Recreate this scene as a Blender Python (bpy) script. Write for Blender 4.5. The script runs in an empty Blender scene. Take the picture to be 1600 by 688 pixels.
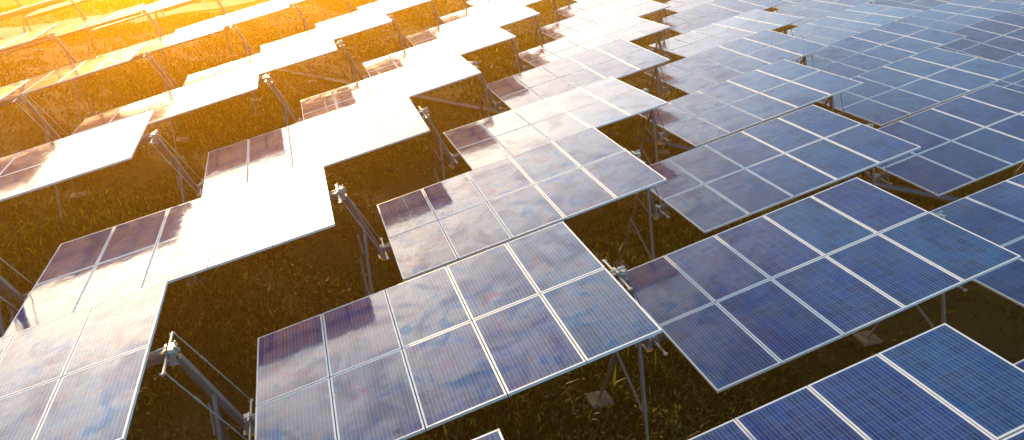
import bpy, math, random
import numpy as np
from mathutils import Vector, Matrix

# ------------------------------------------------------------------ scene, camera, sky, sun, exposure
S = bpy.context.scene
COL = S.collection
random.seed(7)
RNG = np.random.default_rng(11)
CAM_H = 8.22
S.render.engine = 'CYCLES'
S.cycles.use_denoising = True
S.cycles.max_bounces = 7
S.cycles.diffuse_bounces = 3
S.cycles.glossy_bounces = 4
S.cycles.volume_bounces = 0
S.cycles.sample_clamp_indirect = 8
S.view_settings.view_transform = 'Standard'
S.view_settings.look = 'None'
S.view_settings.gamma = 1
S.view_settings.use_curve_mapping = False
S.view_settings.exposure = 1.32

cam = bpy.data.cameras.new('camera')
co = bpy.data.objects.new('camera', cam)
COL.objects.link(co)
S.camera = co
PITCH, ROLL = math.radians(25.4946), math.radians(0.5474)
cam.sensor_width = 36.0
cam.lens = 1132.097 / 1600 * 36
cam.clip_start = 0.1
cam.clip_end = 2000
_W = [(0.9999544, -0.009554, 0.0), (0.0041123, 0.4304055, -0.9026263), (0.0086237, 0.9025851, 0.4304252)]
M = Matrix([[_W[i][j] for j in range(3)] for i in range(3)]).to_4x4()
M.translation = (0, 0, CAM_H)
co.matrix_world = M

SUN_AZ, SUN_EL = -27.0, 9.0
world = bpy.data.worlds.new("World")
S.world = world
world.use_nodes = True
wn, wl = world.node_tree.nodes, world.node_tree.links
bg = wn['Background']
sky = wn.new('ShaderNodeTexSky')
sky.sky_type = 'NISHITA'
sky.sun_disc = False
sky.sun_elevation = math.radians(SUN_EL)
sky.sun_rotation = math.radians(SUN_AZ)
sky.dust_density = 3.2
sky.air_density = 1.0
sky.ozone_density = 1.2
bg.inputs[1].default_value = 0.12


def wnode(t, **k):
    n = wn.new(t)
    for a_, v_ in k.items():
        setattr(n, a_, v_)
    return n


# clouds on the sky dome: direction projected on a plane overhead, two noises
tc = wnode('ShaderNodeTexCoord')
sep = wnode('ShaderNodeSeparateXYZ')
wl.new(tc.outputs['Generated'], sep.inputs[0])
mz = wnode('ShaderNodeMath', operation='MAXIMUM')
wl.new(sep.outputs[2], mz.inputs[0]); mz.inputs[1].default_value = 0.02
mza = wnode('ShaderNodeMath', operation='ADD')
wl.new(mz.outputs[0], mza.inputs[0]); mza.inputs[1].default_value = 0.12
dx = wnode('ShaderNodeMath', operation='DIVIDE'); wl.new(sep.outputs[0], dx.inputs[0]); wl.new(mza.outputs[0], dx.inputs[1])
dy = wnode('ShaderNodeMath', operation='DIVIDE'); wl.new(sep.outputs[1], dy.inputs[0]); wl.new(mza.outputs[0], dy.inputs[1])
cmb = wnode('ShaderNodeCombineXYZ'); wl.new(dx.outputs[0], cmb.inputs[0]); wl.new(dy.outputs[0], cmb.inputs[1])
cn = wnode('ShaderNodeTexNoise'); cn.inputs['Scale'].default_value = 2.6; cn.inputs['Detail'].default_value = 7
cn.inputs['Roughness'].default_value = 0.6; cn.inputs['Distortion'].default_value = 0.6
wl.new(cmb.outputs[0], cn.inputs['Vector'])
cr = wnode('ShaderNodeValToRGB')
cr.color_ramp.elements[0].position = 0.44; cr.color_ramp.elements[0].color = (0, 0, 0, 1)
cr.color_ramp.elements[1].position = 0.70; cr.color_ramp.elements[1].color = (1, 1, 1, 1)
wl.new(cn.outputs['Fac'], cr.inputs[0])
# clouds take the light of the sky behind them and add some white of their own
mul = wnode('ShaderNodeVectorMath', operation='SCALE')
wl.new(sky.outputs[0], mul.inputs[0]); mul.inputs['Scale'].default_value = 1.25
addc = wnode('ShaderNodeVectorMath', operation='ADD')
wl.new(mul.outputs[0], addc.inputs[0]); addc.inputs[1].default_value = (0.2, 0.9, 1.0)
mixc = wnode('ShaderNodeMix', data_type='RGBA')
cm = wnode('ShaderNodeMath', operation='MULTIPLY'); wl.new(cr.outputs[0], cm.inputs[0]); cm.inputs[1].default_value = 0.35
wl.new(cm.outputs[0], mixc.inputs[0])
wl.new(sky.outputs[0], mixc.inputs[6]); wl.new(addc.outputs[0], mixc.inputs[7])
# bright thin veil low over the horizon, fading to clear blue overhead
veil = wnode('ShaderNodeValToRGB')
ve = veil.color_ramp.elements
ve[0].position = 0.0; ve[0].color = (2.4, 3.5, 3.8, 1)
ve[1].position = 0.78; ve[1].color = (0.0, 0.2, 0.5, 1)
v2 = ve.new(0.42); v2.color = (0.1, 2.2, 4.0, 1)
v3 = ve.new(0.58); v3.color = (0.0, 0.9, 1.6, 1)
wl.new(sep.outputs[2], veil.inputs[0])
fin = wnode('ShaderNodeVectorMath', operation='ADD')
wl.new(mixc.outputs[2], fin.inputs[0]); wl.new(veil.outputs[0], fin.inputs[1])
# thin cloud lit brightly around the sun's side of the sky, broken up by noise
nrmv = wnode('ShaderNodeVectorMath', operation='NORMALIZE'); wl.new(tc.outputs['Generated'], nrmv.inputs[0])
dt = wnode('ShaderNodeVectorMath', operation='DOT_PRODUCT'); wl.new(nrmv.outputs[0], dt.inputs[0])
CL_AZ, CL_EL = math.radians(-22), math.radians(13)
dt.inputs[1].default_value = (math.sin(CL_AZ) * math.cos(CL_EL), math.cos(CL_AZ) * math.cos(CL_EL), math.sin(CL_EL))
ss = wnode('ShaderNodeMapRange', interpolation_type='SMOOTHSTEP')
ss.inputs[1].default_value = math.cos(math.radians(39)); ss.inputs[2].default_value = math.cos(math.radians(12))
wl.new(dt.outputs['Value'], ss.inputs[0])
n2 = wnode('ShaderNodeTexNoise'); n2.inputs['Scale'].default_value = 4.0; n2.inputs['Detail'].default_value = 6; n2.inputs['Distortion'].default_value = 0.8
wl.new(cmb.outputs[0], n2.inputs['Vector'])
n2m = wnode('ShaderNodeMapRange'); n2m.inputs[1].default_value = 0.36; n2m.inputs[2].default_value = 0.66; n2m.inputs[3].default_value = 0.8; n2m.inputs[4].default_value = 1.15
wl.new(n2.outputs['Fac'], n2m.inputs[0])
pm = wnode('ShaderNodeMath', operation='MULTIPLY'); wl.new(ss.outputs[0], pm.inputs[0]); wl.new(n2m.outputs[0], pm.inputs[1])
gl = wnode('ShaderNodeVectorMath', operation='SCALE'); gl.inputs[0].default_value = (6.6, 5.0, 3.4); wl.new(pm.outputs[0], gl.inputs['Scale'])
fin2 = wnode('ShaderNodeVectorMath', operation='ADD'); wl.new(fin.outputs[0], fin2.inputs[0]); wl.new(gl.outputs[0], fin2.inputs[1])
wl.new(fin2.outputs[0], bg.inputs[0])

sl = bpy.data.lights.new('sun', 'SUN')
sl.energy = 3.6
sl.angle = math.radians(0.5)
sl.color = (1.0, 0.60, 0.26)
so = bpy.data.objects.new('sun', sl)
COL.objects.link(so)
_az, _el = math.radians(SUN_AZ), math.radians(SUN_EL)
sdir = Vector((math.sin(_az) * math.cos(_el), math.cos(_az) * math.cos(_el), math.sin(_el)))
so.rotation_euler = sdir.to_track_quat('Z', 'Y').to_euler()
so.location = sdir * 60

# ------------------------------------------------------------------ materials
def mat(name):
    m = bpy.data.materials.new(name)
    m.use_nodes = True
    return m, m.node_tree.nodes, m.node_tree.links, m.node_tree.nodes['Principled BSDF']


def N(nt, t, **k):
    n = nt.new(t)
    for a_, v_ in k.items():
        setattr(n, a_, v_)
    return n


def metal(name, col, rough, metallic=0.9, var=0.25, scale=9.0):
    m, n, l, b = mat(name)
    t = N(n, 'ShaderNodeTexCoord')
    ns = N(n, 'ShaderNodeTexNoise'); ns.inputs['Scale'].default_value = scale; ns.inputs['Detail'].default_value = 6
    l.new(t.outputs['Object'], ns.inputs['Vector'])
    r = N(n, 'ShaderNodeMix', data_type='RGBA')
    r.inputs[6].default_value = (*[c * (1 - var) for c in col], 1)
    r.inputs[7].default_value = (*[min(1, c * (1 + var)) for c in col], 1)
    l.new(ns.outputs['Fac'], r.inputs[0]); l.new(r.outputs[2], b.inputs['Base Color'])
    rr = N(n, 'ShaderNodeMapRange'); rr.inputs[3].default_value = rough - .08; rr.inputs[4].default_value = rough + .12
    l.new(ns.outputs['Fac'], rr.inputs[0]); l.new(rr.outputs[0], b.inputs['Roughness'])
    b.inputs['Metallic'].default_value = metallic
    return m


M_STEEL = metal('galvanised_steel', (0.11, 0.12, 0.135), 0.5, 0.6, 0.3, 14)
M_ALU = metal('anodised_aluminium', (0.55, 0.55, 0.57), 0.45, 0.2, 0.05, 5)
M_BRIGHT = metal('bright_zinc', (0.30, 0.30, 0.29), 0.42, 0.6, 0.2, 20)
M_BACK = metal('backsheet', (0.86, 0.56, 0.38), 0.6, 0.0, 0.06, 2)  # copper warmth of the reflections painted into the sheet's colour
M_CABLE = metal('black_cable', (0.02, 0.02, 0.022), 0.5, 0.0, 0.2, 10)
M_YELLOW = metal('yellow_plastic', (0.75, 0.33, 0.02), 0.45, 0.0, 0.15, 20)
M_EDGE = metal('weathered_edge', (0.045, 0.038, 0.03), 0.9, 0.0, 0.3, 5)
M_CONC = metal('concrete', (0.085, 0.08, 0.07), 0.85, 0.0, 0.3, 7)
M_BLUE = metal('blue_liner', (0.005, 0.045, 0.11), 0.85, 0.0, 0.35, 1.2)

for q_ in (M_BLUE, M_EDGE, M_CONC):
    q_.node_tree.nodes['Principled BSDF'].inputs['Specular IOR Level'].default_value = 0.08

PW, PL = 0.978, 1.650          # one panel, frame included
# photovoltaic glass: UV in metres from the panel's corner
def cell_material():
    m, n, l, b = mat('photovoltaic_cells')
    uv = N(n, 'ShaderNodeUVMap', uv_map='UVMap')
    sp = N(n, 'ShaderNodeSeparateXYZ'); l.new(uv.outputs[0], sp.inputs[0])

    def lines(src, off, pitch, half):
        a_ = N(n, 'ShaderNodeMath', operation='SUBTRACT'); l.new(src, a_.inputs[0]); a_.inputs[1].default_value = off
        p_ = N(n, 'ShaderNodeMath', operation='PINGPONG'); l.new(a_.outputs[0], p_.inputs[0]); p_.inputs[1].default_value = pitch / 2
        c_ = N(n, 'ShaderNodeMath', operation='LESS_THAN'); l.new(p_.outputs[0], c_.inputs[0]); c_.inputs[1].default_value = half
        return c_.outputs[0]
    x0, y0, cp = 0.010, 0.015, 0.1503            # cells 6 across, 10 up
    gx = lines(sp.outputs[0], x0, cp, 0.0020)
    gy = lines(sp.outputs[1], y0, cp + 0.0064, 0.0020)
    bb = lines(sp.outputs[0], x0 + cp / 6, cp / 3, 0.0017)
    fg = lines(sp.outputs[1], 0.0, 0.0062, 0.0004)
    gmax = N(n, 'ShaderNodeMath', operation='MAXIMUM'); l.new(gx, gmax.inputs[0]); l.new(gy, gmax.inputs[1])

    oi = N(n, 'ShaderNodeObjectInfo')
    # crystal grain of the cells
    geo = N(n, 'ShaderNodeNewGeometry')
    vo = N(n, 'ShaderNodeTexVoronoi'); vo.inputs['Scale'].default_value = 85
    l.new(uv.outputs[0], vo.inputs['Vector'])
    # cell-by-cell shade
    cellid = N(n, 'ShaderNodeVectorMath', operation='SNAP')
    off = N(n, 'ShaderNodeVectorMath', operation='SUBTRACT'); l.new(uv.outputs[0], off.inputs[0]); off.inputs[1].default_value = (x0, y0, 0)
    l.new(off.outputs[0], cellid.inputs[0]); cellid.inputs[1].default_value = (cp, cp + 0.0064, 1)
    addr = N(n, 'ShaderNodeVectorMath', operation='ADD'); l.new(cellid.outputs[0], addr.inputs[0])
    rs = N(n, 'ShaderNodeMath', operation='MULTIPLY'); l.new(oi.outputs['Random'], rs.inputs[0]); rs.inputs[1].default_value = 91.0
    cx = N(n, 'ShaderNodeCombineXYZ'); l.new(rs.outputs[0], cx.inputs[2]); l.new(cx.outputs[0], addr.inputs[1])
    wn_ = N(n, 'ShaderNodeTexWhiteNoise', noise_dimensions='3D'); l.new(addr.outputs[0], wn_.inputs['Vector'])
    # panel-to-panel tint
    pr = N(n, 'ShaderNodeValToRGB')
    e = pr.color_ramp.elements
    e[0].position = 0; e[0].color = (0.0002, 0.030, 0.108, 1)
    e[1].position = 1; e[1].color = (0.002, 0.011, 0.100, 1)
    e2 = e.new(0.45); e2.color = (0.0004, 0.019, 0.104, 1)
    l.new(oi.outputs['Random'], pr.inputs[0])
    # soft colour drift over a panel (purple / teal)
    nz = N(n, 'ShaderNodeTexNoise'); nz.inputs['Scale'].default_value = 1.1; nz.inputs['Detail'].default_value = 3
    l.new(geo.outputs['Position'], nz.inputs['Vector'])
    dr = N(n, 'ShaderNodeValToRGB'); q = dr.color_ramp.elements
    q[0].position = 0.3; q[0].color = (0.5, 1.5, 1.3, 1); q[1].position = 0.7; q[1].color = (2.6, 0.8, 0.9, 1)
    l.new(nz.outputs['Fac'], dr.inputs[0])
    mu = N(n, 'ShaderNodeMix', data_type='RGBA', blend_type='MULTIPLY'); mu.inputs[0].default_value = 1
    l.new(pr.outputs[0], mu.inputs[6]); l.new(dr.outputs[0], mu.inputs[7])
    sh = N(n, 'ShaderNodeMapRange'); sh.inputs[3].default_value = 0.72; sh.inputs[4].default_value = 1.3
    l.new(wn_.outputs['Value'], sh.inputs[0])
    vc = N(n, 'ShaderNodeSeparateColor'); l.new(vo.outputs['Color'], vc.inputs[0])
    sh2 = N(n, 'ShaderNodeMapRange'); sh2.inputs[3].default_value = 0.7; sh2.inputs[4].default_value = 1.35
    l.new(vc.outputs[0], sh2.inputs[0])
    shm = N(n, 'ShaderNodeMath', operation='MULTIPLY'); l.new(sh.outputs[0], shm.inputs[0]); l.new(sh2.outputs[0], shm.inputs[1])
    cell = N(n, 'ShaderNodeVectorMath', operation='SCALE'); l.new(mu.outputs[2], cell.inputs[0]); l.new(shm.outputs[0], cell.inputs['Scale'])
    # silver fingers lighten the cells a little
    fm = N(n, 'ShaderNodeMix', data_type='RGBA'); l.new(fg, fm.inputs[0]); l.new(cell.outputs[0], fm.inputs[6]); fm.inputs[7].default_value = (0.02, 0.04, 0.12, 1)
    m1 = N(n, 'ShaderNodeMix', data_type='RGBA'); l.new(bb, m1.inputs[0]); l.new(fm.outputs[2], m1.inputs[6]); m1.inputs[7].default_value = (0.15, 0.28, 0.40, 1)
    m2 = N(n, 'ShaderNodeMix', data_type='RGBA'); l.new(gmax.outputs[0], m2.inputs[0]); l.new(m1.outputs[2], m2.inputs[6]); m2.inputs[7].default_value = (0.07, 0.13, 0.22, 1)
    # dust film and dried rain marks
    d1 = N(n, 'ShaderNodeTexNoise'); d1.inputs['Scale'].default_value = 1.7; d1.inputs['Detail'].default_value = 8; d1.inputs['Roughness'].default_value = 0.68; d1.inputs['Distortion'].default_value = 1.2
    l.new(geo.outputs['Position'], d1.inputs['Vector'])
    dm = N(n, 'ShaderNodeMapRange'); dm.inputs[1].default_value = 0.42; dm.inputs[2].default_value = 0.75; dm.inputs[3].default_value = 0.0; dm.inputs[4].default_value = 0.03
    l.new(d1.outputs['Fac'], dm.inputs[0])
    m3 = N(n, 'ShaderNodeMix', data_type='RGBA'); l.new(dm.outputs[0], m3.inputs[0]); l.new(m2.outputs[2], m3.inputs[6]); m3.inputs[7].default_value = (0.42, 0.38, 0.34, 1)
    l.new(m3.outputs[2], b.inputs['Base Color'])
    ro = N(n, 'ShaderNodeMapRange'); ro.inputs[1].default_value = 0.35; ro.inputs[2].default_value = 0.75; ro.inputs[3].default_value = 0.06; ro.inputs[4].default_value = 0.19
    l.new(d1.outputs['Fac'], ro.inputs[0]); l.new(ro.outputs[0], b.inputs['Roughness'])
    b.inputs['IOR'].default_value = 1.52
    # worn anti-reflection coating: stronger and weaker patches, slightly tinted
    s1 = N(n, 'ShaderNodeTexNoise'); s1.inputs['Scale'].default_value = 0.95; s1.inputs['Detail'].default_value = 7; s1.inputs['Roughness'].default_value = 0.6; s1.inputs['Distortion'].default_value = 1.6
    l.new(geo.outputs['Position'], s1.inputs['Vector'])
    sm_ = N(n, 'ShaderNodeMapRange'); sm_.inputs[1].default_value = 0.36; sm_.inputs[2].default_value = 0.55; sm_.inputs[3].default_value = 0.27; sm_.inputs[4].default_value = 0.62
    l.new(s1.outputs['Fac'], sm_.inputs[0]); l.new(sm_.outputs[0], b.inputs['Specular IOR Level'])
    s2 = N(n, 'ShaderNodeTexNoise'); s2.inputs['Scale'].default_value = 1.6; s2.inputs['Detail'].default_value = 5; s2.inputs['Distortion'].default_value = 2.2
    l.new(geo.outputs['Position'], s2.inputs['Vector'])
    tr_ = N(n, 'ShaderNodeValToRGB'); te = tr_.color_ramp.elements
    te[0].position = 0.31; te[0].color = (0.08, 0.50, 1.0, 1); te[1].position = 0.69; te[1].color = (1.0, 0.50, 0.36, 1)
    t2 = te.new(0.43); t2.color = (0.85, 1.0, 1.0, 1); t3 = te.new(0.6); t3.color = (1.0, 0.94, 0.88, 1)
    l.new(s2.outputs['Fac'], tr_.inputs[0]); l.new(tr_.outputs[0], b.inputs['Specular Tint'])
    # gentle waviness of tempered glass
    bn = N(n, 'ShaderNodeTexNoise'); bn.inputs['Scale'].default_value = 2.2; bn.inputs['Detail'].default_value = 2
    l.new(geo.outputs['Position'], bn.inputs['Vector'])
    bp = N(n, 'ShaderNodeBump'); bp.inputs['Strength'].default_value = 0.25; bp.inputs['Distance'].default_value = 0.02
    l.new(bn.outputs['Fac'], bp.inputs['Height']); l.new(bp.outputs[0], b.inputs['Normal'])
    # translucent backsheet, its colour tinted copper to imitate a warm glow in reflections
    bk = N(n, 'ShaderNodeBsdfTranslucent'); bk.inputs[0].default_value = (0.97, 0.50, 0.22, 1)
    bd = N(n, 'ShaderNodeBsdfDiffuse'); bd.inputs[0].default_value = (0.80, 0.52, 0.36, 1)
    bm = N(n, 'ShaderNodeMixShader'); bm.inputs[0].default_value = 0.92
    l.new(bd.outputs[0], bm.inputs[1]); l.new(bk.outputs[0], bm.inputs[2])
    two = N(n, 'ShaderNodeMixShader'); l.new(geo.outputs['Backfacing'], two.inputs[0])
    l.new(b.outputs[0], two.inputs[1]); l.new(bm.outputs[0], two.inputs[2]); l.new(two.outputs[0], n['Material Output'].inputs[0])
    return m


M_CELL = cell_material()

# ground
def ground_material(name, track=False):
    m, n, l, b = mat(name)
    g = N(n, 'ShaderNodeNewGeometry')
    a1 = N(n, 'ShaderNodeTexNoise'); a1.inputs['Scale'].default_value = 0.45; a1.inputs['Detail'].default_value = 10; a1.inputs['Roughness'].default_value = 0.7
    a2 = N(n, 'ShaderNodeTexNoise'); a2.inputs['Scale'].default_value = 7; a2.inputs['Detail'].default_value = 8; a2.inputs['Roughness'].default_value = 0.75
    for q in (a1, a2):
        l.new(g.outputs['Position'], q.inputs['Vector'])
    r = N(n, 'ShaderNodeValToRGB'); e = r.color_ramp.elements
    cs = [(0.0, (0.020, 0.014, 0.004)), (0.42, (0.013, 0.011, 0.003)), (0.52, (0.009, 0.011, 0.002)), (0.66, (0.014, 0.018, 0.003)), (1, (0.04, 0.03, 0.008))]
    if track:
        cs = [(0.0, (0.30, 0.25, 0.19)), (0.5, (0.36, 0.30, 0.23)), (0.7, (0.22, 0.19, 0.13)), (1, (0.1, 0.09, 0.05))]
    e[0].position, e[0].color = cs[0][0], (*cs[0][1], 1)
    e[1].position, e[1].color = cs[-1][0], (*cs[-1][1], 1)
    for p_, c_ in cs[1:-1]:
        x = e.new(p_); x.color = (*c_, 1)
    mx = N(n, 'ShaderNodeMath', operation='MULTIPLY_ADD'); l.new(a2.outputs['Fac'], mx.inputs[0]); mx.inputs[1].default_value = 0.5; 
    h = N(n, 'ShaderNodeMath', operation='MULTIPLY'); l.new(a1.outputs['Fac'], h.inputs[0]); h.inputs[1].default_value = 0.62
    l.new(h.outputs[0], mx.inputs[2]); l.new(mx.outputs[0], r.inputs[0])
    l.new(r.outputs[0], b.inputs['Base Color']); b.inputs['Roughness'].default_value = 0.95
    b.inputs['Specular IOR Level'].default_value = 0.1
    bp = N(n, 'ShaderNodeBump'); bp.inputs['Strength'].default_value = 0.8; bp.inputs['Distance'].default_value = 0.06
    l.new(a2.outputs['Fac'], bp.inputs['Height']); l.new(bp.outputs[0], b.inputs['Normal'])
    return m


# ------------------------------------------------------------------ mesh helpers
class MB:
    def __init__(s):
        s.v, s.f, s.mi, s.uv = [], [], [], {}

    def quad(s, p, mi=0, uv=None):
        k = len(s.v); s.v += [tuple(q) for q in p]; s.f.append(tuple(range(k, k + len(p)))); s.mi.append(mi)
        if uv:
            s.uv[len(s.f) - 1] = uv

    def box(s, c, d, R=None, mi=0, bev=0.0):
        """box at centre c with full sizes d, rotated by the 3x3 R; chamfered along its edges when bev > 0"""
        c = Vector(c); R = R or Matrix.Identity(3)
        hx, hy, hz = d[0] / 2, d[1] / 2, d[2] / 2
        k = len(s.v)
        if bev <= 0:
            for x in (-hx, hx):
                for y in (-hy, hy):
                    for z in (-hz, hz):
                        s.v.append(tuple(c + R @ Vector((x, y, z))))
            for f in ((0, 1, 3, 2), (4, 6, 7, 5), (0, 4, 5, 1), (2, 3, 7, 6), (0, 2, 6, 4), (1, 5, 7, 3)):
                s.f.append(tuple(k + i for i in f)); s.mi.append(mi)
            return
        # long axis = x; octagonal section
        prof = [(-hy, -hz + bev), (-hy + bev, -hz), (hy - bev, -hz), (hy, -hz + bev), (hy, hz - bev), (hy - bev, hz), (-hy + bev, hz), (-hy, hz - bev)]
        for x in (-hx, hx):
            for y, z in prof:
                s.v.append(tuple(c + R @ Vector((x, y, z))))
        for i in range(8):
            j = (i + 1) % 8
            s.f.append((k + i, k + 8 + i, k + 8 + j, k + j)); s.mi.append(mi)
        s.f.append(tuple(k + i for i in range(8))); s.mi.append(mi)
        s.f.append(tuple(k + 8 + i for i in reversed(range(8)))); s.mi.append(mi)

    def bar(s, p, q, w, h, mi=0, up=(0, 0, 1), bev=0.0):
        p, q = Vector(p), Vector(q); x = (q - p); L = x.length; x.normalize()
        u = Vector(up); y = u.cross(x)
        if y.length < 1e-4:
            y = Vector((0, 1, 0))
        y.normalize(); z = x.cross(y)
        s.box((p + q) / 2, (L, w, h), Matrix((x, y, z)).transposed(), mi, bev)

    def tube(s, p, q, r0, r1=None, n=12, mi=0, cap=True):
        r1 = r0 if r1 is None else r1
        p, q = Vector(p), Vector(q); x = (q - p).normalized()
        y = x.orthogonal().normalized(); z = x.cross(y); k = len(s.v)
        for c, r in ((p, r0), (q, r1)):
            for i in range(n):
                t = 2 * math.pi * i / n
                s.v.append(tuple(c + y * (r * math.cos(t)) + z * (r * math.sin(t))))
        for i in range(n):
            j = (i + 1) % n
            s.f.append((k + i, k + j, k + n + j, k + n + i)); s.mi.append(mi)
        if cap:
            s.f.append(tuple(k + i for i in reversed(range(n)))); s.mi.append(mi)
            s.f.append(tuple(k + n + i for i in range(n))); s.mi.append(mi)

    def path(s, pts, r, n=6, mi=0):
        for i in range(len(pts) - 1):
            s.tube(pts[i], pts[i + 1], r, r, n, mi)

    def mesh(s, name, mats):
        m = bpy.data.meshes.new(name); m.from_pydata(s.v, [], s.f)
        for x in mats:
            m.materials.append(x)
        m.polygons.foreach_set('material_index', s.mi)
        if s.uv:
            u = m.uv_layers.new(name='UVMap')
            for fi, c in s.uv.items():
                for li, w in zip(m.polygons[fi].loop_indices, c):
                    u.data[li].uv = w
        m.update()
        return m


def link(name, mesh, parent=None, loc=None):
    o = bpy.data.objects.new(name, mesh); COL.objects.link(o)
    if parent:
        o.parent = parent
    if loc is not None:
        o.location = loc
    return o


def tag(o, label=None, cat=None, group=None, kind=None):
    if label: o['label'] = label
    if cat: o['category'] = cat
    if group: o['group'] = group
    if kind: o['kind'] = kind


# ------------------------------------------------------------------ the grid of tables, measured in the photograph
O0 = Vector((-2.75536303, 5.75002998, -6.11021882 + CAM_H))     # near left corner of table (0,0)
VA = Vector((0.91357659, 0.29103924, 0.24957492))               # one panel along the table
VB = Vector((-0.49776134, 1.5943579, -0.04781534))              # one panel across the table
VR = Vector((0.940799602, 4.75008318, 0))                       # next row away
VC = Vector((5.48648915, 1.92099613, 0))                        # next table to the right
AH, BH = VA.normalized(), VB.normalized()
BH = (BH - AH * BH.dot(AH)).normalized()
NH = AH.cross(BH)
CP, RP = VA.length, VB.length
# small differences from table to table: height, twist, pitch, shift along row, shift across
FIT = {(-1, 0): (-0.0087, -0.0032, 0.0047, 0.0087, -0.0104), (-1, 1): (0.0243, -0.0255, -0.0136, -0.0196, -0.0079), (0, -1): (-0.0088, -0.0055, 0.0106, 0.003, 0.0427), (0, 0): (0.0081, -0.0047, -0.0053, -0.0199, -0.0318), (0, 1): (-0.0123, 0.0033, -0.0118, 0.0051, 0.0161), (1, -1): (-0.0159, -0.0093, 0.0137, 0.0062, 0.0393), (1, 0): (0.0133, 0.0055, -0.0033, -0.0133, -0.0349), (1, 1): (-0.0022, 0.0076, -0.0012, -0.0145, -0.0347), (1, 2): (-0.0189, 0.025, -0.0057, 0.0591, 0.0354), (2, -2): (-0.0004, 0.0184, 0.0036, 0.0364, 0.0069), (2, -1): (0.011, 0.041, 0.0032, 0.0015, -0.0399), (2, 0): (0.0038, -0.0319, 0.0124, -0.0097, -0.0002), (2, 1): (0.0101, -0.0112, -0.0067, -0.0243, 0.0153), (3, -1): (-0.0035, -0.0004, -0.0007, -0.0187, 0.0042)}


TWIST = {(3, 3): 3.2, (3, 2): 0.8, (4, 2): -2.0, (3, 1): 0.2, (4, 1): -2.0, (5, 2): -1.0, (5, 1): 1.6, (4, 3): -0.6, (5, 3): 1.5, (2, 2): 0.4, (2, 3): 0.8}


def jitter(r, c):
    if (r, c) in FIT:
        return FIT[(r, c)]
    if (r, c) in TWIST:
        return (0, math.radians(TWIST[(r, c)]), 0, 0, 0)
    q = random.Random(r * 97 + c * 13 + 5)
    return (q.uniform(-.02, .02), math.radians(q.uniform(-1.3, 1.3)), math.radians(q.uniform(-.5, .5)), q.uniform(-.02, .02), q.uniform(-.02, .02))


def table_matrix(r, c):
    dh, tw, pi, sx, sy = jitter(r, c)
    ctr = O0 + VB + 2.5 * VA + r * VR + c * VC + Vector((0, 0, dh)) + VC.normalized() * sx + VB.normalized() * sy
    R = Matrix.Rotation(pi, 3, VB.normalized()) @ Matrix.Rotation(tw, 3, VA.normalized()) @ Matrix((AH, BH, NH)).transposed()
    m = R.to_4x4(); m.translation = ctr
    return m


# ------------------------------------------------------------------ ground
RIDGE = lambda x, y: 0.05 * math.sin(x * .31 + 1) * math.cos(y * .27) + 0.03 * math.sin(x * .9 + y * .7)


def grid_sheet(name, x0, x1, y0, y1, nx, ny, mat_, z=0.0):
    xs, ys = np.linspace(x0, x1, nx), np.linspace(y0, y1, ny)
    v = [(x, y, z + (RIDGE(x, y) if abs(x) < 70 and -5 < y < 90 else 0)) for y in ys for x in xs]
    f = [(j * nx + i, j * nx + i + 1, (j + 1) * nx + i + 1, (j + 1) * nx + i) for j in range(ny - 1) for i in range(nx - 1)]
    m = bpy.data.meshes.new(name); m.from_pydata(v, [], f); m.materials.append(mat_)
    m.polygons.foreach_set('use_smooth', [True] * len(f))
    return link(name, m)


g = grid_sheet('ground', -220, 220, -60, 380, 221, 221, ground_material('weedy_soil'), -0.04)
tag(g, kind='structure')

# pale dirt track beyond the tables, upper left
def track():
    ctr = [(-60, 22.0), (-45, 29.0), (-34, 36.5), (-27.5, 41.5), (-23.8, 46.5), (-20, 54), (-15, 66), (-9, 82)]
    v, f, N_ = [], [], 8
    pts = []
    for i in range(len(ctr) - 1):
        for t in range(N_):
            u = t / N_; p0 = Vector(ctr[max(i - 1, 0)]); p1 = Vector(ctr[i]); p2 = Vector(ctr[i + 1]); p3 = Vector(ctr[min(i + 2, len(ctr) - 1)])
            pts.append(0.5 * ((2 * p1) + (p2 - p0) * u + (2 * p0 - 5 * p1 + 4 * p2 - p3) * u * u + (3 * p1 - p0 - 3 * p2 + p3) * u ** 3))
    for i, p in enumerate(pts):
        t = (pts[min(i + 1, len(pts) - 1)] - pts[max(i - 1, 0)]).normalized(); nrm = Vector((-t.y, t.x))
        w = 2.1 + 0.25 * math.sin(i * .7)
        for s in (-1, -.5, 0, .5, 1):
            q = p + nrm * w * s
            v.append((q.x, q.y, RIDGE(q.x, q.y) + 0.012 + 0.03 * (1 - s * s)))
    for i in range(len(pts) - 1):
        for k in range(4):
            a_ = i * 5 + k; f.append((a_, a_ + 1, a_ + 6, a_ + 5))
    m = bpy.data.meshes.new('dirt_track'); m.from_pydata(v, [], f); m.materials.append(ground_material('dry_dirt', True))
    o = link('dirt_track', m); tag(o, 'pale dirt track crossing the field behind the tables', kind='structure')


track()

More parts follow.
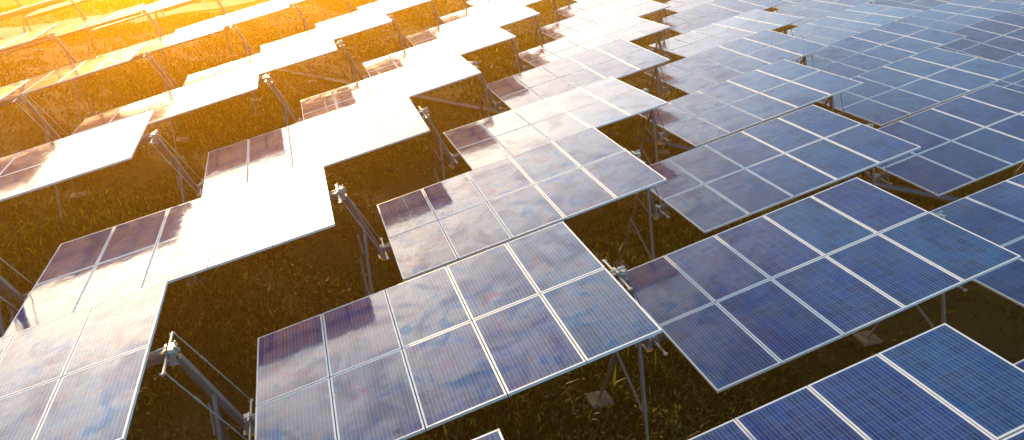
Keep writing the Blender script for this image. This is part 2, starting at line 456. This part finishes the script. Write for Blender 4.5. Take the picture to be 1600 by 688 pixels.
# long straight trough with a blue liner on the ground
def trough():
    p, q = Vector((-12.2, 33.85, 0)), Vector((24, 11.7, 0))
    root = bpy.data.objects.new('cable_trough', None); COL.objects.link(root); root.location = (p + q) / 2
    tag(root, 'long low concrete trough with blue lining running across the grass', 'trough')
    d = (q - p).normalized(); nrm = Vector((-d.y, d.x, 0)); c = (p + q) / 2
    fl = MB(); n_ = 46
    for i in range(n_):
        a_ = p + (q - p) * (i / n_) - c; b_ = p + (q - p) * ((i + 1) / n_) - c
        fl.bar(a_ + Vector((0, 0, .05)), b_ + Vector((0, 0, .035)), .40, .03, bev=.006)
    link('liner', fl.mesh('liner', [M_BLUE]), root)
    for s in (-1, 1):
        e = MB()
        for i in range(23):
            a_ = p + (q - p) * (i / 23) - c + nrm * s * .225; b_ = p + (q - p) * ((i + 1) / 23) - c + nrm * s * .22 - d * .012
            e.bar(a_ + Vector((0, 0, .06)), b_ + Vector((0, 0, .04)), .028, .06, bev=.005)
        link('edge', e.mesh('edge', [M_EDGE]), root)


trough()

# ------------------------------------------------------------------ one solar table and its parts
def panel_mesh():
    b = MB(); hx, hy, fw, dz = PW / 2, PL / 2, 0.022, -0.003
    w, h = hx - fw, hy - fw
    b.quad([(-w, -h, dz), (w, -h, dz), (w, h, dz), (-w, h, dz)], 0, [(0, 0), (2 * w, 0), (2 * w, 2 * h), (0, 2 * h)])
    # junction box under the panel
    b.box((0, hy - .14, -.021), (.11, .09, .024), mi=2)
    return b.mesh('panel', [M_CELL, M_BACK, M_CABLE])


def frame_mesh():
    b = MB(); hx, hy, fw, t = PW / 2, PL / 2, 0.025, 0.042
    c = .003
    for s in (-1, 1):
        b.box((s * (hx - fw / 2), 0, -t / 2), (PL, fw, t), Matrix(((0, -1, 0), (1, 0, 0), (0, 0, 1))), bev=c)
        b.box((0, s * (hy - fw / 2), -t / 2), (PW - 2 * fw - .001, fw, t), bev=c)
    return b.mesh('frame', [M_ALU])


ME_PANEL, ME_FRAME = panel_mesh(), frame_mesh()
XE = 2.5 * CP
TZ = -0.20                                      # torque tube centre under the glass
ARM_X, ARM_H = 0.13, 0.43


def proto_table():
    root = bpy.data.objects.new('solar_table', None); COL.objects.link(root); root.empty_display_size = .3
    for j in range(2):
        for i in range(5):
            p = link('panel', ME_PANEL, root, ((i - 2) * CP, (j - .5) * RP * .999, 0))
            link('frame', ME_FRAME, p)
    b = MB(); b.box((0, 0, TZ), (2 * XE + .34, .11, .11), bev=.012)
    link('torque_tube', b.mesh('torque_tube', [M_STEEL]), root)
    for yy in (-1.25, -.42, .42, 1.25):
        b = MB(); b.box((0, yy, -.062), (2 * XE - .06, .045, .042), bev=.004)
        if yy == -1.25: rm = b.mesh('rail', [M_STEEL]); base = yy
        link('rail', rm, root, (0, yy + 1.25, 0))
    b = MB(); b.box((0, 0, -.114), (2.9, .05, .06), Matrix(((0, -1, 0), (1, 0, 0), (0, 0, 1))), bev=.005)
    # saddle plates round the tube
    b.box((0, 0, TZ), (.02, .15, .13))
    cm_ = b.mesh('crossbeam', [M_STEEL])
    for xx in (-2.05, -.7, .7, 2.05):
        link('crossbeam', cm_, root, (xx, 0, 0))
    b = MB(); b.box((0, 0, 0), (2 * ARM_H + .06, .03, .03), Matrix(((0, -1, 0), (1, 0, 0), (0, 0, 1))), bev=.004)
    b.box((0, 0, 0), (.03, .16, .16)); 
    for s in (-1, 1):
        b.tube((-.035, s * ARM_H, 0), (.035, s * ARM_H, 0), .016)
    am = b.mesh('cross_arm', [M_BRIGHT])
    for s in (-1, 1):
        link('cross_arm', am, root, (s * (XE + ARM_X), 0, TZ + .02))
    # shaft pin above the tube at each end
    b = MB(); b.tube((-.17, 0, 0), (.17, 0, 0), .016); b.box((-.1, 0, -.03), (.05, .05, .06))
    sm = b.mesh('shaft', [M_BRIGHT])
    link('shaft', sm, root, (XE + .10, 0, TZ + .09)); link('shaft', sm, root, (-XE - .10, 0, TZ + .09))
    # cabling tied under the rails
    b = MB(); pts = []
    for k in range(31):
        x = -XE + .1 + (2 * XE - .2) * k / 30; pts.append((x, .5 + .03 * math.sin(k * 1.3), -.10 - .05 * abs(math.sin(k * .52))))
    b.path(pts, .007)
    link('cable', b.mesh('cable', [M_CABLE]), root)
    return root


def copy_tree(o, parent=None):
    c = o.copy(); COL.objects.link(c)
    if parent:
        c.parent = parent
    for ch in CH[o]:
        copy_tree(ch, c)
    return c


CH = {}


def index_tree(o):
    CH[o] = list(o.children)
    for ch in CH[o]:
        index_tree(ch)


# ------------------------------------------------------------------ the support between two tables
FX = Vector((VA.x, VA.y, 0)).normalized()
FY = Vector((-FX.y, FX.x, 0))
T00 = Matrix((AH, BH, NH)).transposed().to_4x4(); T00.translation = O0 + VB + 2.5 * VA
HI = T00 @ Vector((XE + .20, 0, TZ)); LO = T00 @ Vector((-XE - .20, 0, TZ)) + VC
APEX = (HI + LO) / 2
FO = Vector((APEX.x, APEX.y, 0))               # support origin on the ground


def loc_(p):
    d = Vector(p) - FO
    return Vector((d.dot(FX), d.dot(FY), d.z))


def proto_support():
    root = bpy.data.objects.new('support_trestle', None); COL.objects.link(root); root.empty_display_size = .3
    h, lo = loc_(HI), loc_(LO); ap = (h + lo) / 2; d = (lo - h).normalized()
    b = MB(); b.bar(h - d * .02 + Vector((.05, 0, -.10)), lo + d * .10 + Vector((.0, 0, -.10)), .085, .10, up=(0, 1, 0), bev=.010)
    link('beam', b.mesh('beam', [M_STEEL]), root)
    top = h.lerp(lo, .42) + Vector((0, 0, -.15))
    top2 = h.lerp(lo, .30) + Vector((0, 0, -.16))
    n1, n2 = Vector((0.02, -.93, 0.02)), Vector((0.02, 1.0, 0.02))
    for tp, ft in ((top + Vector((.06, -.015, 0)), n1), (top2 + Vector((.06, .015, 0)), n2)):
        b = MB(); b.tube(tp, ft, .026, n=14); mid = tp.lerp(ft, .62); b.tube(tp - (ft - tp) * -.01, mid, .033, n=14)
        for s in (.3, .58):
            c_ = tp.lerp(ft, s); dd = (ft - tp).normalized(); b.tube(c_ - dd * .02, c_ + dd * .02, .040, n=10)
        lg = link('leg', b.mesh('leg', [M_STEEL]), root)
        b = MB(); b.box((ft.x, ft.y, .02), (.38, .38, .09), bev=.02); b.box((ft.x, ft.y, .071), (.2, .2, .012))
        for sx in (-1, 1):
            for sy in (-1, 1):
                b.tube((ft.x + sx * .075, ft.y + sy * .075, .075), (ft.x + sx * .075, ft.y + sy * .075, .11), .010, n=6)
        link('footing', b.mesh('footing', [M_CONC]), lg)
    a1 = (top + Vector((0, -.05, 0))).lerp(n1, .60); a2 = (top2 + Vector((0, .05, 0))).lerp(n2, .42)
    b = MB(); b.bar(a1, a2, .035, .035, up=(1, 0, 0), bev=.004)
    link('brace', b.mesh('brace', [M_STEEL]), root)
    a1 = (top + Vector((0, -.05, 0))).lerp(n1, .20); a2 = (top2 + Vector((0, .05, 0))).lerp(n2, .18)
    b = MB(); b.bar(a1, a2, .030, .030, up=(1, 0, 0), bev=.004)
    link('brace', b.mesh('brace', [M_STEEL]), root)
    # bearings: U bracket with a collar
    ax = Vector((loc_(HI + AH) - loc_(HI)))
    for e, s in ((h, 1), (lo, -1)):
        b = MB(); b.tube(e - ax * .035, e + ax * .035, .066, n=16); b.tube(e - ax * .075, e + ax * .075, .030, n=10)
        for sy in (-1, 1):
            b.box(e + Vector((0, sy * .070, -.05)), (.07, .012, .15))
        b.box(e + Vector((0, 0, .072)), (.08, .155, .010)); b.box(e + Vector((0, 0, -.13)), (.12, .17, .014))
        for sy in (-1, 1):
            b.tube(e + Vector((.03, sy * .06, .07)), e + Vector((.03, sy * .06, .105)), .011, n=6)
        link('bearing', b.mesh('bearing', [M_BRIGHT]), root)
    # drive rods joining the cross arms of the two tables
    for s in (-1, 1):
        p_ = loc_(T00 @ Vector((XE + ARM_X + .03, s * ARM_H, TZ + .02))); q_ = loc_(T00 @ Vector((-XE - ARM_X - .03, s * ARM_H, TZ + .02)) + VC)
        b = MB(); b.tube(p_, q_, .0095, n=8)
        dd = (q_ - p_).normalized(); b.tube(p_ + dd * .5, p_ + dd * .62, .015, n=8)
        link('drive_rod', b.mesh('drive_rod', [M_BRIGHT]), root)
    # slack cable from table to table, and the yellow connector at the low bearing
    b = MB(); pts = []
    for k in range(15):
        t = k / 14; pts.append(h.lerp(lo, t) + Vector((.03 * math.sin(t * 7), .09, -.24 - .22 * math.sin(math.pi * t))))
    b.path(pts, .008); link('cable', b.mesh('cable', [M_CABLE]), root)
    b = MB(); b.box(lo + Vector((.02, -.02, -.17)), (.07, .07, .06), bev=.01); b.tube(lo + Vector((.02, -.02, -.14)), lo + Vector((.02, -.02, -.10)), .012, n=8)
    link('connector', b.mesh('connector', [M_YELLOW]), root)
    return root


# ------------------------------------------------------------------ which tables the photograph shows
def project(X):
    c = M.inverted() @ Vector(X)
    if c.z > -.5: return None
    return 800 + 1132.1 * c.x / -c.z, 344 - 1132.1 * c.y / -c.z


ORD = ['first', 'second', 'third', 'fourth', 'fifth', 'sixth', 'seventh', 'eighth', 'ninth', 'tenth', 'eleventh', 'twelfth']


def visible_cells():
    out = {}
    for r in range(-1, 12):
        for c in range(-9, 9):
            m = table_matrix(r, c); n_in = 0; sx = sy = 0
            for i in range(21):
                for j in range(11):
                    q = project(m @ Vector(((i / 10 - 1) * XE, (j / 5 - 1) * RP, 0)))
                    if q and 0 < q[0] < 1600 and 0 < q[1] < 688:
                        n_in += 1; sx += q[0]; sy += q[1]
            if n_in >= 1:
                out[(r, c)] = (sx / n_in, sy / n_in, n_in / 231)
    return out


VIS = visible_cells()
rows = sorted({r for r, c in VIS})


def look(x, y):
    if x < 330 and y < 130: return 'glowing cream-orange'
    if x < 300 and y > 420: return 'creamy, dust-streaked'
    if x < 760 and y < 400: return 'dazzling white'
    if x < 1000 and y < 130: return 'bright white'
    if x < 900 and y < 300: return 'half white, half tan'
    if x < 1150 and y < 140: return 'milky white'
    if x < 1060 and y > 300: return 'blue and copper'
    if x < 1150: return 'greyish beige'
    if y < 130: return 'pale blue'
    return 'deep blue'


def where_row(r):
    k = rows.index(r)
    return 'the nearest row' if k == 0 else 'the %s row back' % ORD[k]


SPECIAL = {
    (0, 0): 'blue solar table with copper reflections at upper left, filling the lower middle',
    (0, 1): 'deep blue solar table, wholly in view right of the copper-tinged one',
    (0, -1): 'creamy dust-streaked solar table cut off by the lower left corner',
    (-1, 0): 'solar table showing only its far corner at the bottom edge',
    (-1, 1): 'deep blue solar table reaching into the lower right corner',
    (-1, 2): 'solar table showing just a sliver of edge at the lower right border',
    (1, -1): 'dazzling white solar table with two copper panels, above the creamy corner one',
    (1, 0): 'beige and blue solar table with copper far left panels, second row middle',
}
proto = proto_table(); index_tree(proto)
sup = proto_support(); index_tree(sup)
first = True
tgroup = 'solar tables in rows across the field'
sgroup = 'steel trestles carrying the solar tables'
order = {}
for r in rows:
    cs = sorted(c for rr, c in VIS if rr == r)
    for k, c in enumerate(cs):
        o = proto if first else copy_tree(proto)
        first = False
        o.matrix_world = table_matrix(r, c)
        x, y, _ = VIS[(r, c)]
        lab = SPECIAL.get((r, c)) or '%s solar table, %s from left in %s' % (look(x, y), ORD[k], where_row(r))
        tag(o, lab, 'solar table', tgroup)
        order[(r, c)] = ORD[k]
first = True
for r in rows:
    cs = sorted(c for rr, c in VIS if rr == r)
    k = 0
    for c in range(cs[0] - 1, cs[-1] + 1):
        org = FO + r * VR + c * VC
        seen = 0
        for z in (0.1, .8, 1.5, 2.3, 2.9):
            for dy in (-.6, 0, .6):
                q = project(org + Vector((0, 0, z)) + FY * dy * (1 - z / 3))
                seen += bool(q and 0 < q[0] < 1600 and 0 < q[1] < 688)
        if not seen: continue
        o = sup if first else copy_tree(sup)
        first = False
        o.matrix_world = Matrix.Translation(org) @ Matrix((FX, FY, Vector((0, 0, 1)))).transposed().to_4x4()
        if c >= cs[0]:
            lab = 'steel trestle at the right end of the %s table, %s' % (order[(r, c)], where_row(r))
        else:
            lab = 'steel trestle at the left end of the first table, %s' % where_row(r)
        tag(o, lab, 'trestle', sgroup)
        k += 1

# ------------------------------------------------------------------ grass and weeds
def blades():
    n = 520000
    # polar scatter round the camera's foot so that the near ground is as dense as the far ground looks
    d = 5 + 55 * RNG.random(n) ** 1.15
    az = np.radians(RNG.uniform(-46, 44, n))
    x, y = d * np.sin(az), d * np.cos(az)
    # clumps
    cl = np.sin(x * 1.7 + 2 * np.sin(y * .9)) * np.cos(y * 1.9 + np.sin(x * 1.1)) + .6 * np.sin(x * 5.3 + y * 4.1)
    keep = RNG.random(n) < np.clip(.68 + .38 * cl, .32, 1)
    # bare along the dirt track
    keep &= ~((x < -19) & (np.abs((y - (41.5 + (x + 27.5) * 1.15)) * .66) < 1.9))
    big = np.sin(x * .42 + 1.3 * np.sin(y * .23)) + np.sin(y * .51 + 1.7 * np.sin(x * .19 + 2)) + .6 * np.sin(x * 1.3 - y * .9)
    keep &= RNG.random(n) < np.clip(.85 + .35 * big, .45, 1)
    x, y, d, cl, big = x[keep], y[keep], d[keep], cl[keep], big[keep]; n = len(x)
    # tufts: several blades share a root
    z = 0.05 * np.sin(x * .31 + 1) * np.cos(y * .27) + 0.03 * np.sin(x * .9 + y * .7) - 0.05
    h = RNG.uniform(.05, .19, n) * (1 + .5 * np.clip(cl, 0, 1)) * np.clip(1 + .4 * big, .5, 1.9); w = RNG.uniform(.008, .02, n) * (1 + d / 28)
    tall = RNG.random(n) < .03; h[tall] *= 1.7
    a_ = RNG.uniform(0, 2 * np.pi, n); lean = RNG.uniform(.1, .9, n) * h; la = RNG.uniform(0, 2 * np.pi, n)
    v = np.empty((n, 5, 3))
    cx, sx = np.cos(a_), np.sin(a_)
    for k, (t, ww) in enumerate(((0, 1), (0, -1), (.55, .8), (.55, -.8), (1, 0))):
        v[:, k, 0] = x + cx * w * ww + np.cos(la) * lean * t * t
        v[:, k, 1] = y + sx * w * ww + np.sin(la) * lean * t * t
        v[:, k, 2] = z + h * t * (1 - .25 * t)
    m = bpy.data.meshes.new('grass')
    m.vertices.add(n * 5); m.vertices.foreach_set('co', v.ravel())
    base = (np.arange(n) * 5)[:, None]
    quad = base + np.array([0, 1, 3, 2]); tri = base + np.array([2, 3, 4])
    loops = np.concatenate([quad, tri], 1).ravel()
    m.loops.add(len(loops)); m.loops.foreach_set('vertex_index', loops.astype(np.int32))
    m.polygons.add(2 * n)
    st = (np.arange(n) * 7)[:, None] + np.array([0, 4]); m.polygons.foreach_set('loop_start', st.ravel().astype(np.int32))
    # colour of each blade: olive, dry straw or yellow-green
    t = RNG.random(n); pal = np.array([(.010, .019, .002), (.026, .038, .002), (.12, .12, .004), (.085, .060, .010), (.006, .011, .001)])
    idx = np.where(t < .42, 0, np.where(t < .72, 1, np.where(t < .80, 2, np.where(t < .84, 3, 4))))
    c = pal[idx] * RNG.uniform(.6, 1.5, (n, 1)) * np.clip(1 + .35 * big, .45, 1.7)[:, None]
    ca = m.color_attributes.new('tint', 'FLOAT_COLOR', 'POINT')
    ca.data.foreach_set('color', np.repeat(np.c_[c, np.ones(n)], 5, 0).ravel().astype(np.float32))
    mt, nn, ll, b = mat('grass_blade')
    at = N(nn, 'ShaderNodeVertexColor', layer_name='tint'); ll.new(at.outputs[0], b.inputs['Base Color'])
    b.inputs['Roughness'].default_value = .6; b.inputs['Specular IOR Level'].default_value = .25
    tr = N(nn, 'ShaderNodeBsdfTranslucent'); ll.new(at.outputs[0], tr.inputs[0])
    mx = N(nn, 'ShaderNodeMixShader'); mx.inputs[0].default_value = .25
    ll.new(b.outputs[0], mx.inputs[1]); ll.new(tr.outputs[0], mx.inputs[2]); ll.new(mx.outputs[0], nn['Material Output'].inputs[0])
    m.materials.append(mt); m.update(calc_edges=True)
    o = link('grass', m); tag(o, 'olive and yellow-green grass and weeds between the rows', 'grass', kind='stuff')


blades()

# ------------------------------------------------------------------ added haze, coloured orange to imitate the glow of sun flare
def haze():
    b = MB(); b.box((0, 160, 3.75), (448, 448, 9.7))
    m = bpy.data.materials.new('haze'); m.use_nodes = True
    n, l = m.node_tree.nodes, m.node_tree.links
    n.remove(n['Principled BSDF'])
    v = n.new('ShaderNodeVolumePrincipled')
    v.inputs['Color'].default_value = (1.0, 0.50, 0.02, 1)
    v.inputs['Density'].default_value = 0.0050
    v.inputs['Absorption Color'].default_value = (0.15, 0.15, 0.15, 1)
    v.inputs['Anisotropy'].default_value = 0.83
    l.new(v.outputs[0], n['Material Output'].inputs['Volume'])
    o = link('haze', b.mesh('haze', [m])); tag(o, 'added orange haze standing in for the glow of sun flare', 'haze', kind='stuff')


haze()
